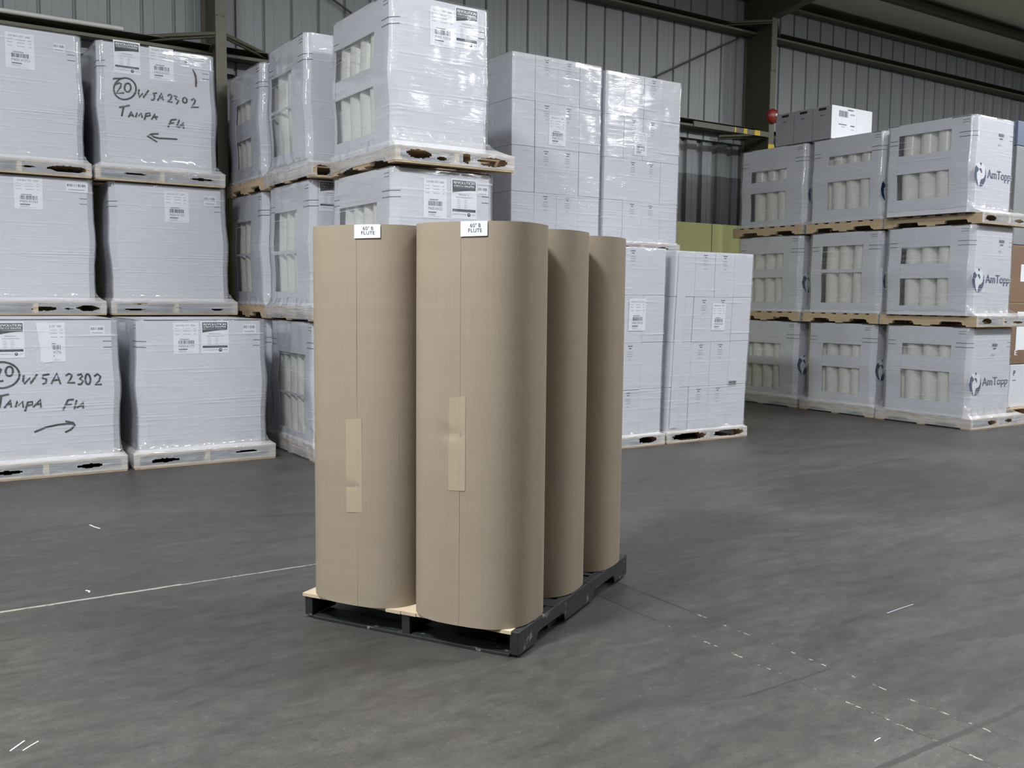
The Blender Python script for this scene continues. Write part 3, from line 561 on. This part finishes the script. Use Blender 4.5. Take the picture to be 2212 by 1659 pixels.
load('middle load of the middle stack in the centre row, black sheet on its front', GC, (2.85, 3.95, 7.205, 8.34), 1.142, (2.88, 3.80, 7.30, 8.30), 2.28, seed=15,
     window=(7.62, 8.18, 1.38, 2.06, 1.70, 1.73, 3), decals=[REV(2.955, 3.13, 2.035, 2.262)], amp=0.007, holes=[('F', 0.3, 0.05, 0.09, 0.02), ('L', 0.4, 0.02, 0.05, 0.01)])
load('top load of the middle stack in the centre row, with rounded film-wrapped corner', GC, (2.85, 3.95, 7.20, 8.34), 2.287, (2.89, 3.80, 7.40, 8.30), 3.455, seed=16, lean=(0.0, 0.03),
     window=(7.72, 8.22, 2.55, 3.22, 2.91, 2.93, 2), amp=0.008, holes=[('F', 0.06, 0.05, 0.07, 0.04), ('L', 0.5, 0.0, 0.2, 0.01)])
load('lowest wrapped load of the rearmost stack in the centre row', GC, (2.87, 3.95, 8.38, 9.45), 0, (2.90, 3.85, 8.42, 9.4), 1.13, seed=17)
load('shaded middle wrapped load of the rearmost stack in the centre row', GC, (2.86, 3.95, 8.37, 9.45), 1.142, (2.88, 3.82, 8.44, 9.4), 2.28, seed=18,
     window=(8.80, 9.25, 1.38, 2.04, 1.72, 1.74, 3), bare='L', holes=[])
load('shaded top wrapped load of the rearmost stack in the centre row', GC, (2.86, 3.95, 8.36, 9.45), 2.287, (2.88, 3.82, 8.46, 9.42), 3.42, seed=19,
     window=(8.75, 9.20, 2.54, 3.14, 2.80, 2.96, 3), bare='L', holes=[('F', 0.1, 0.06, 0.1, 0.03)])

# ---------------------------------------------------------------- tall stacks of small cartons
GT = 'tall wrapped stacks of small white cartons'
def smudge(d): d.rect(6.85, 0.515, 6.955, 0.56, 'ink_mid', 1); d.rect(6.865, 0.53, 6.90, 0.548, 'ink', 2); d.rect(6.915, 0.525, 6.94, 0.55, 'ink', 2)
load('tall wrapped stack of small cartons on the floor, half hidden by the kraft rolls', GT, (4.90, 6.015, 6.50, 7.42), 0, (4.92, 5.975, 6.53, 7.40), 1.812, seed=21, cartons=(4, 4, (1, 2)), mat='film_thin', lean=(0.025, 0), ph=0.1, skirt=0.02,
     decals=[ELM(5.55, 5.75, 1.063, 1.355, 'P400139114', 21)], holes=[('F', 0.3, 0.05, 0.2, 0.04), ('F', 0.8, 0.06, 0.1, 0.03)])
load('tall wrapped stack of small cartons on the floor, rightmost of the carton block', GT, (6.045, 7.11, 6.50, 7.42), 0, (6.065, 7.09, 6.53, 7.40), 1.80, seed=22, cartons=(4, 4, (1, 2)), mat='film_thin', lean=(0.06, 0), ph=0.1, skirt=0.02,
     decals=[ELM(6.565, 6.745, 1.055, 1.318, 'P400139120', 22), ('smudged_print', None, smudge), ('corner_strip', 'upright cardboard edge strip', lambda d: d.poly([(6.10, 1.77), (6.21, 1.77), (6.19, 0.14), (6.09, 0.14)], 'card', 1))],
     holes=[('F', 0.25, 0.055, 0.2, 0.035), ('F', 0.75, 0.055, 0.2, 0.03), ('L', .5, .05, .5, .05)], amp=0.006)
load('lower wrapped load directly under the left raised stack of cartons', GT, (4.90, 5.98, 7.45, 8.5), 0, (4.92, 5.95, 7.47, 8.46), 1.812, seed=23, ph=0.1, slits=False)
load('lower wrapped load directly under the right raised stack of cartons', GT, (6.0, 7.05, 7.45, 8.5), 0, (6.03, 7.02, 7.47, 8.46), 1.812, seed=24, ph=0.1, slits=False)
load('upper wrapped stack of small cartons, the left and taller looking of the two raised ones', GT, (4.89, 5.97, 7.45, 8.5), 1.819, (4.90, 5.945, 7.46, 8.46), 3.61, seed=25, cartons=(4, 4, (1, 2)), mat='film_thin', ph=0.1, lean=(0.0, 0),
     decals=[ELM(5.32, 5.52, 2.80, 3.08, 'P400139131', 25)], skirt=0.02)
load('upper wrapped stack of small cartons, the right one of the two raised ones', GT, (6.0, 7.03, 7.45, 8.5), 1.819, (5.995, 6.99, 7.46, 8.46), 3.59, seed=26, cartons=(4, 4, (1, 2)), mat='film_thin', ph=0.1, lean=(0.01, 0),
     decals=[ELM(6.372, 6.545, 2.80, 3.035, 'P400139136', 26)], skirt=0.02)

# ---------------------------------------------------------------- right block with the round logo
GA = 'logo-printed wrapped loads of the right block'
def logo(xc, zc, xt=None, ww=0.485):
    def f(d):
        globe_logo(d, xc, zc, 0.112)
        d.text('AmTopp', xt or xc+0.16, zc-0.055, (xt or xc+0.16)+ww, zc+0.062, 'navy', 1, bold=0.003)
    return ('printed_logo', 'navy round logo and lettering', f)
def disc_only(xc, zc): return ('printed_logo', 'navy round logo', lambda d: globe_logo(d, xc, zc, 0.112))
def mark(x, z): return ('small_print', None, lambda d: (d.rect(x, z, x+.1, z+.03, 'ink_mid', 1), d.rect(x+.02, z-.03, x+.08, z-.015, 'ink_mid', 1), d.rect(x, z-.1, x+.05, z-.08, 'ink_pale', 1)))
pal3 = (9.53, 10.57, 5.60, 6.77); pal2 = (9.53, 10.55, 6.79, 7.865); pal1 = (9.53, 10.55, 7.92, 9.08)
def aw(y0, y1, z0, f0=0.24, f1=0.86, b0=0.50, b1=0.60, n=3): return (y0, y1, z0+f0, z0+f1, z0+b0, z0+b1, n)
load('nearest logo-printed load on the floor, bottom right of the right block', GA, pal3, 0, (9.545, 10.355, 5.66, 6.70), 1.085, seed=31, window=aw(5.88, 6.47, 0, .27, .89, .60, .76), decals=[logo(9.665, 0.485, 9.80, 0.49), mark(9.95, 0.88)], mat='film', skirt=0.11, holes=[('F', 0.36, 0.06, 0.08, 0.022), ('F', 0.68, 0.062, 0.07, 0.02)])
load('logo-printed load in the middle tier, nearest column of the right block', GA, pal3, 1.093, (9.49, 10.27, 5.66, 6.70), 2.165, seed=32, window=aw(5.92, 6.50, 1.09, .22, .86, .52, .68), bare='L', decals=[logo(9.615, 1.585, 9.755, 0.455), mark(9.97, 1.99)], holes=[('F', 0.16, 0.06, 0.08, 0.03), ('F', 0.75, 0.045, 0.09, 0.014), ('F', 0.5, 0.05, 0.04, 0.01)])
load('logo-printed load at the top of the nearest column of the right block', GA, pal3, 2.175, (9.44, 10.205, 5.68, 6.72), 3.285, seed=33, window=aw(5.94, 6.56, 2.17, .30, 1.0, .58, .78), bare='L', decals=[logo(9.575, 2.68, 9.71, 0.44), mark(9.88, 3.10)], holes=[('F', 0.13, 0.055, 0.1, 0.03), ('F', 0.66, 0.05, 0.08, 0.018)])
load('logo-printed load on the floor, bottom of the middle column of the right block', GA, pal2, 0, (9.555, 10.33, 6.83, 7.80), 1.085, seed=34, window=aw(7.02, 7.56, 0, .25, .84, .56, .70, 3), decals=[disc_only(9.70, 0.55)], skirt=0.1, holes=[])
load('logo-printed load in the centre of the right block, film window torn', GA, pal2, 1.093, (9.55, 10.28, 6.80, 7.82), 2.165, seed=35, window=aw(7.04, 7.62, 1.09, .24, .92, .60, .64, 3), bare='L', decals=[disc_only(9.72, 1.585), ('paper_flap', None, lambda d: d.rect(9.56, 1.75, 9.60, 2.0, 'paper', 1))], holes=[])
load('logo-printed load at the top of the middle column of the right block', GA, pal2, 2.175, (9.53, 10.24, 6.80, 7.83), 3.285, seed=36, window=aw(6.97, 7.56, 2.17, .27, .90, .60, .80, 3), bare='L', decals=[disc_only(9.60, 2.62)], holes=[])
load('logo-printed load on the floor, bottom of the far left column of the right block', GA, pal1, 0, (9.555, 10.33, 7.96, 9.0), 1.085, seed=37, window=aw(8.22, 8.75, 0, .22, .80, .52, .62, 3), decals=[disc_only(9.70, 0.54)], skirt=0.1, holes=[])
load('logo-printed load in the middle tier of the far left column of the right block', GA, pal1, 1.093, (9.55, 10.28, 7.94, 9.0), 2.165, seed=38, window=aw(8.22, 8.76, 1.09, .24, .86, .55, .66, 3), bare='L', decals=[disc_only(9.70, 1.575)], holes=[])
load('logo-printed load at the top of the far left column of the right block', GA, pal1, 2.175, (9.53, 10.24, 7.90, 8.98), 3.285, seed=39, window=aw(8.20, 8.78, 2.17, .20, .84, .56, .70, 3), bare='L', decals=[disc_only(9.70, 2.66)], holes=[])
# loose cartons on top
for k, lab in enumerate(('nearest white carton standing on the right block, glare painted on its end face', 'middle white carton of the three standing on the right block', 'far white carton of the three standing on the right block')):
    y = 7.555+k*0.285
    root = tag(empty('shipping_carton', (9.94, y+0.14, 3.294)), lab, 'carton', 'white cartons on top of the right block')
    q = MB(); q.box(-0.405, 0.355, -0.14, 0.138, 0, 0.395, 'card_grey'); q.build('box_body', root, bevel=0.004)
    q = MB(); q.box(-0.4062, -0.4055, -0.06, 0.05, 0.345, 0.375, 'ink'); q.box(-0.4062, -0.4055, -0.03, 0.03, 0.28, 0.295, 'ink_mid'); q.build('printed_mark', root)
    if k == 0:
        d = Decal(); d.rect(-0.403, 0.002, 0.353, 0.393, 'paper', 0); d.rect(-0.27, 0.27, -0.10, 0.345, 'ink_pale', 1); d.bars(-0.265, 0.275, -0.105, 0.34, 'ink_mid', 2, 5, 10); d.rect(-0.06, 0.30, 0.03, 0.32, 'ink_pale', 1); d.rect(-0.11, 0.355, 0.0, 0.37, 'ink_mid', 1)
        d.rect(-0.27, 0.175, -0.12, 0.187, 'ink_mid', 1); d.rect(-0.22, 0.15, -0.15, 0.16, 'ink_pale', 1); d.rect(-0.05, 0.17, 0.03, 0.185, 'ink_mid', 1); d.rect(-0.04, 0.13, 0.02, 0.14, 'ink_pale', 1)
        d.mb.xf(lambda p: Vector((p.x, -0.1412+p.y, p.z))); d.mb.build('printed_label', root, recalc=False)
        q = MB(); q.box(0.06, 0.358, -0.1445, -0.141, 0.004, 0.39, 'paper'); q.build('tape_or_glare_strip', root)  # white slab paints in the glare off the taped end
# stack at the right edge of the frame
root = tag(empty('edge_pallet', (11.35, 6.45, 0)), 'wooden pallet on the floor at the right edge, under the white carton', 'pallet')
pallet(root, -0.55, 0.55, -0.5, 0.5, 0.12, 91)
def crate(name, lab, cat, z0, z1, m, decal=None, x=(10.83, 11.75), y=(6.0, 6.85)):
    cx, cy = (x[0]+x[1])/2, (y[0]+y[1])/2
    r_ = tag(empty(name, (cx, cy, z0)), lab, cat); q = MB(); q.box(x[0]-cx, x[1]-cx, y[0]-cy, y[1]-cy, 0, z1-z0-0.002, m); q.build('box_body', r_, bevel=0.008)
    if decal: d = Decal(); decal(d); d.mb.xf(lambda p: Vector((p.x-cx, y[0]-cy-0.001+p.y, p.z-z0))); d.mb.build('printed_label', r_, recalc=False)
    return r_
crate('white_carton', 'white carton on the pallet at the right edge, below the brown box', 'carton', 0.121, 0.63, 'card', lambda d: (d.text('P', 11.03, 0.50, 11.07, 0.56, 'ink', 1, bold=0.002), d.rect(11.02, 0.44, 11.09, 0.45, 'ink_mid', 1)))
crate('brown_carton', 'lower brown cardboard box at the right edge on the white carton', 'carton', 0.632, 1.35, 'brown', lambda d: (d.rect(11.04, 0.80, 11.3, 1.25, 'paper', 1), d.text('E', 11.03, 0.74, 11.08, 0.80, 'paper', 1, bold=0.004)))
crate('brown_carton', 'upper brown cardboard box at the right edge under the grey wrapped bale', 'carton', 1.352, 2.02, 'brown', lambda d: d.rect(11.06, 1.6, 11.3, 1.8, 'paper', 1))
crate('wrapped_bale', 'grey wrapped bale at the right edge on the brown boxes', 'bale', 2.022, 3.14, 'greywrap')
crate('blue_bundle', 'dusty blue bundle on top of the grey bale at the right edge', 'bundle', 3.142, 3.42, 'blue')

# ---------------------------------------------------------------- the black pallet and the four kraft rolls
PH = 0.1056; FR = Vector((1.926, 2.852)); ud = Vector((-0.5039, 0.8637)); vd = Vector((0.8637, 0.5039))
ang = math.atan2(-ud.y, -ud.x)          # local x runs to the right along the front edge
pr = tag(empty('black_pallet', (FR.x, FR.y, 0), ang), 'scuffed black painted wooden pallet under the kraft rolls', 'pallet')
PW, PL = 1.002, 1.216; t = 0.0135
def bb(name, x0, x1, y0, y1, z0, z1, m, bev=0.002, jag=0):
    q = MB(); n = 14; rnd = random.Random(int(y0*1000)+5)
    if jag:
        for k in range(n):
            a = x0+(x1-x0)*k/n; b = x0+(x1-x0)*(k+1)/n; j = rnd.uniform(-jag, jag*.3); q.box(a, b, y0+j, y1, z0, z1, m)
    else: q.box(x0, x1, y0, y1, z0, z1, m)
    return q.build(name, pr, bevel=0 if jag else bev)
ys = [(0.0, 0.095, 'wood_raw'), (0.15, 0.238, 'black'), (0.335, 0.42, 'black'), (0.52, 0.607, 'black'), (0.70, 0.785, 'black'), (0.88, 0.965, 'black'), (1.09, 1.216, 'black')]
for k, (a, b, m_) in enumerate(ys):
    o = bb('deck_board', -PW-0.008 if k == 0 else -PW, -0.03 if k == 0 else -0.001, a, b, PH-t, PH, m_, jag=0.006 if k == 0 else 0)
    if k == 0: o['label'] = 'unpainted splintered front board'
for x in (-PW, -PW/2-0.019, -0.038):
    q = MB(); stringer(q, x, 0.004, PL-0.004, t*0.9, PH-t if x < -0.1 else PH-0.003, 0.038, 'black'); q.build('stringer', pr, bevel=0.003)
for a, b in ((0.004, 0.125), (0.36, 0.45), (0.58, 0.67), (0.80, 0.89), (1.09, 1.212)):
    bb('bottom_board', -PW+0.0385, -0.0385, a, b, 0, t, 'black')
RA, RB, RN, RH = 0.2465, 0.2070, 2.72, 1.524
def sup(T, a, b, n=RN):
    c, s = math.cos(T), math.sin(T); e = 2/n
    return (-a*math.copysign(abs(c)**e, c), b*math.copysign(abs(s)**e, s))       # local x (right), y (away)
def roll(lab, cu, cv, seam, tape=None, labl=None, dents=(), seed=0):
    c = FR+ud*cu+vd*cv; root = tag(empty('cardboard_roll', (c.x, c.y, PH+0.0005), ang), lab, 'cardboard roll', 'rolls of kraft corrugated board on the black pallet')
    def surf(Td, z, off=0.0):
        dT = (Td-seam) % 360.0; step = 0.0008*(1-dT/360.0)   # spiral: the loose edge stands proud of the layer below
        dn = 0
        for (t0, z0, wt, wz, dp) in dents: dn += dp*math.exp(-((Td-t0)/wt)**2-((z-z0)/wz)**2)
        wv = 0.0012*noise.noise((Td*0.03, z*1.5, seed))
        k = step+off-dn+wv; a, b = RA+k, RB+k; x, y = sup(R(Td), a, b); return Vector((x, y, z))
    Ts = [seam+0.02+ (359.96)*k/260 for k in range(261)]; nz = 60
    q = MB(); vs = [surf(T_, RH*j/nz) for j in range(nz+1) for T_ in Ts]; n = len(Ts)
    q.add(vs, [(j*n+k, j*n+k+1, (j+1)*n+k+1, (j+1)*n+k) for j in range(nz) for k in range(n-1)], 'kraft', True)
    # wound layers seen from the ends
    rings = 9
    for zz in (0.0, RH):
        L = [[surf(T_, zz)] for T_ in Ts]
        for j in range(1, rings+1):
            f = 1-0.62*j/rings; dz = -0.004 if (j % 2 and zz > 0) else 0
            for k, T_ in enumerate(Ts): p = surf(T_, zz); L[k].append(Vector((p.x*f, p.y*f, zz+dz)))
        vs = [p for col in L for p in col]; w_ = rings+1
        q.add(vs, [(k*w_+j, k*w_+j+1, (k+1)*w_+j+1, (k+1)*w_+j) for k in range(n-1) for j in range(rings)], 'kraft_dark')
    vs = []
    for zz in (0, RH):
        for T_ in Ts: p = surf(T_, zz); vs.append(Vector((p.x*.38, p.y*.38, zz)))
    q.add(vs, [(k, k+1, n+k+1, n+k) for k in range(n-1)], 'kraft_dark', True)
    q.build('board_roll', root)
    def patch(name, T0, T1, z0a, z0b, z1a, z1b, m_, off=0.0012, lab2=None, nx=14, nz=24, over=None):
        q = MB(); vs = []
        for j in range(nz+1):
            for k in range(nx+1):
                f = k/nx; T_ = T0+(T1-T0)*f; za = z0a+(z0b-z0a)*f; zb_ = z1a+(z1b-z1a)*f; vs.append(surf(T_, za+(zb_-za)*j/nz, off))
        q.add(vs, [(j*(nx+1)+k, j*(nx+1)+k+1, (j+1)*(nx+1)+k+1, (j+1)*(nx+1)+k) for j in range(nz) for k in range(nx)], m_, True)
        if over:
            for s, a0, a1, b0, b1 in over:
                tv, tf, _ = text_geo(s); V2 = []
                for x, y in tv: V2.append(surf(T0+(T1-T0)*(a0+(a1-a0)*x), z0a+(z1a-z0a)*(b0+(b1-b0)*y), off+0.0012))
                q.add(V2, tf, 'ink_mid')
        o = q.build(name, root, recalc=False)
        if lab2: o['label'] = lab2
    if tape: patch('tape_or_glare_strip', *tape, 'tape', lab2='glossy buff packing tape over the loose edge')
    if labl: patch('paper_label', *labl, 'paper', off=0.0035, lab2='white size label at the top edge', over=(('60" B', .29, .70, .60, .86), ('FLUTE', .23, .75, .28, .52)))
    return root
roll('kraft cardboard roll at the front left of the black pallet, tape strip low down', 0.7540, 0.171, 263.4, (270.1, 259.3, 0.381, 0.387, 0.758, 0.766), (264.7, 239.75, 1.470, 1.472, 1.5235, 1.5235), ((268.5, 0.493, 5, 0.008, 0.004),), 1)
roll('nearest kraft cardboard roll, front right of the black pallet, taped at mid height', 0.2515, 0.1624, 268.0, (272.6, 264.4, 0.519, 0.524, 0.871, 0.883), (268.0, 246.9, 1.468, 1.470, 1.5235, 1.5235), ((274, 0.735, 6, 0.018, 0.006), (271, 0.42, 1.5, 0.05, 0.003)), 2)
roll('kraft cardboard roll in the middle of the right side, behind the nearest roll', 0.2520, 0.5890, 60, seed=3)
roll('rearmost kraft cardboard roll at the back right of the black pallet', 0.2400, 1.0205, 60, seed=4)

# ---------------------------------------------------------------- scraps on the floor
def scrap(pts, wd, lab, m_='white'):
    q = MB(); n = len(pts); P = [Vector(p) for p in pts]; c = sum(P, Vector((0, 0)))/n; T = 0.0015
    for k in range(n-1):
        d_ = (P[k+1]-P[k]).normalized(); nn = Vector((-d_.y, d_.x))*wd/2; a, b = P[k]-c, P[k+1]-c
        q.hexa([(a.x-nn.x, a.y-nn.y, 0), (b.x-nn.x, b.y-nn.y, 0), (b.x+nn.x, b.y+nn.y, 0), (a.x+nn.x, a.y+nn.y, 0), (a.x-nn.x, a.y-nn.y, T), (b.x-nn.x, b.y-nn.y, T), (b.x+nn.x, b.y+nn.y, T), (a.x+nn.x, a.y+nn.y, T)], m_)
    tag(q.build('plastic_scrap', loc=(c.x, c.y, 0.0005)), lab, 'scrap', 'small scraps lying on the floor')
scrap([(0.253, 3.054), (0.275, 3.079), (0.296, 3.103)], 0.005, 'white sliver on the floor at the bottom left corner, the left one of two')
scrap([(0.285, 3.037), (0.307, 3.058), (0.331, 3.078)], 0.004, 'white sliver on the floor at the bottom left corner, the right one of two')
scrap([(3.590, 2.441), (3.69, 2.449), (3.796, 2.454)], 0.004, 'long pale sliver lying alone on the right floor', 'ink_pale')
scrap([(2.495, 1.719), (2.512, 1.7225), (2.529, 1.723)], 0.004, 'tiny white sliver near the bottom right floor joints')
scrap([(0.943, 5.89), (0.955, 5.83), (0.977, 5.767)], 0.008, 'white scrap on the floor in front of the left wrapped loads')
scrap([(0.708, 4.58), (0.72, 4.56), (0.715, 4.54)], 0.007, 'small curled white scrap beside the long left floor joint')
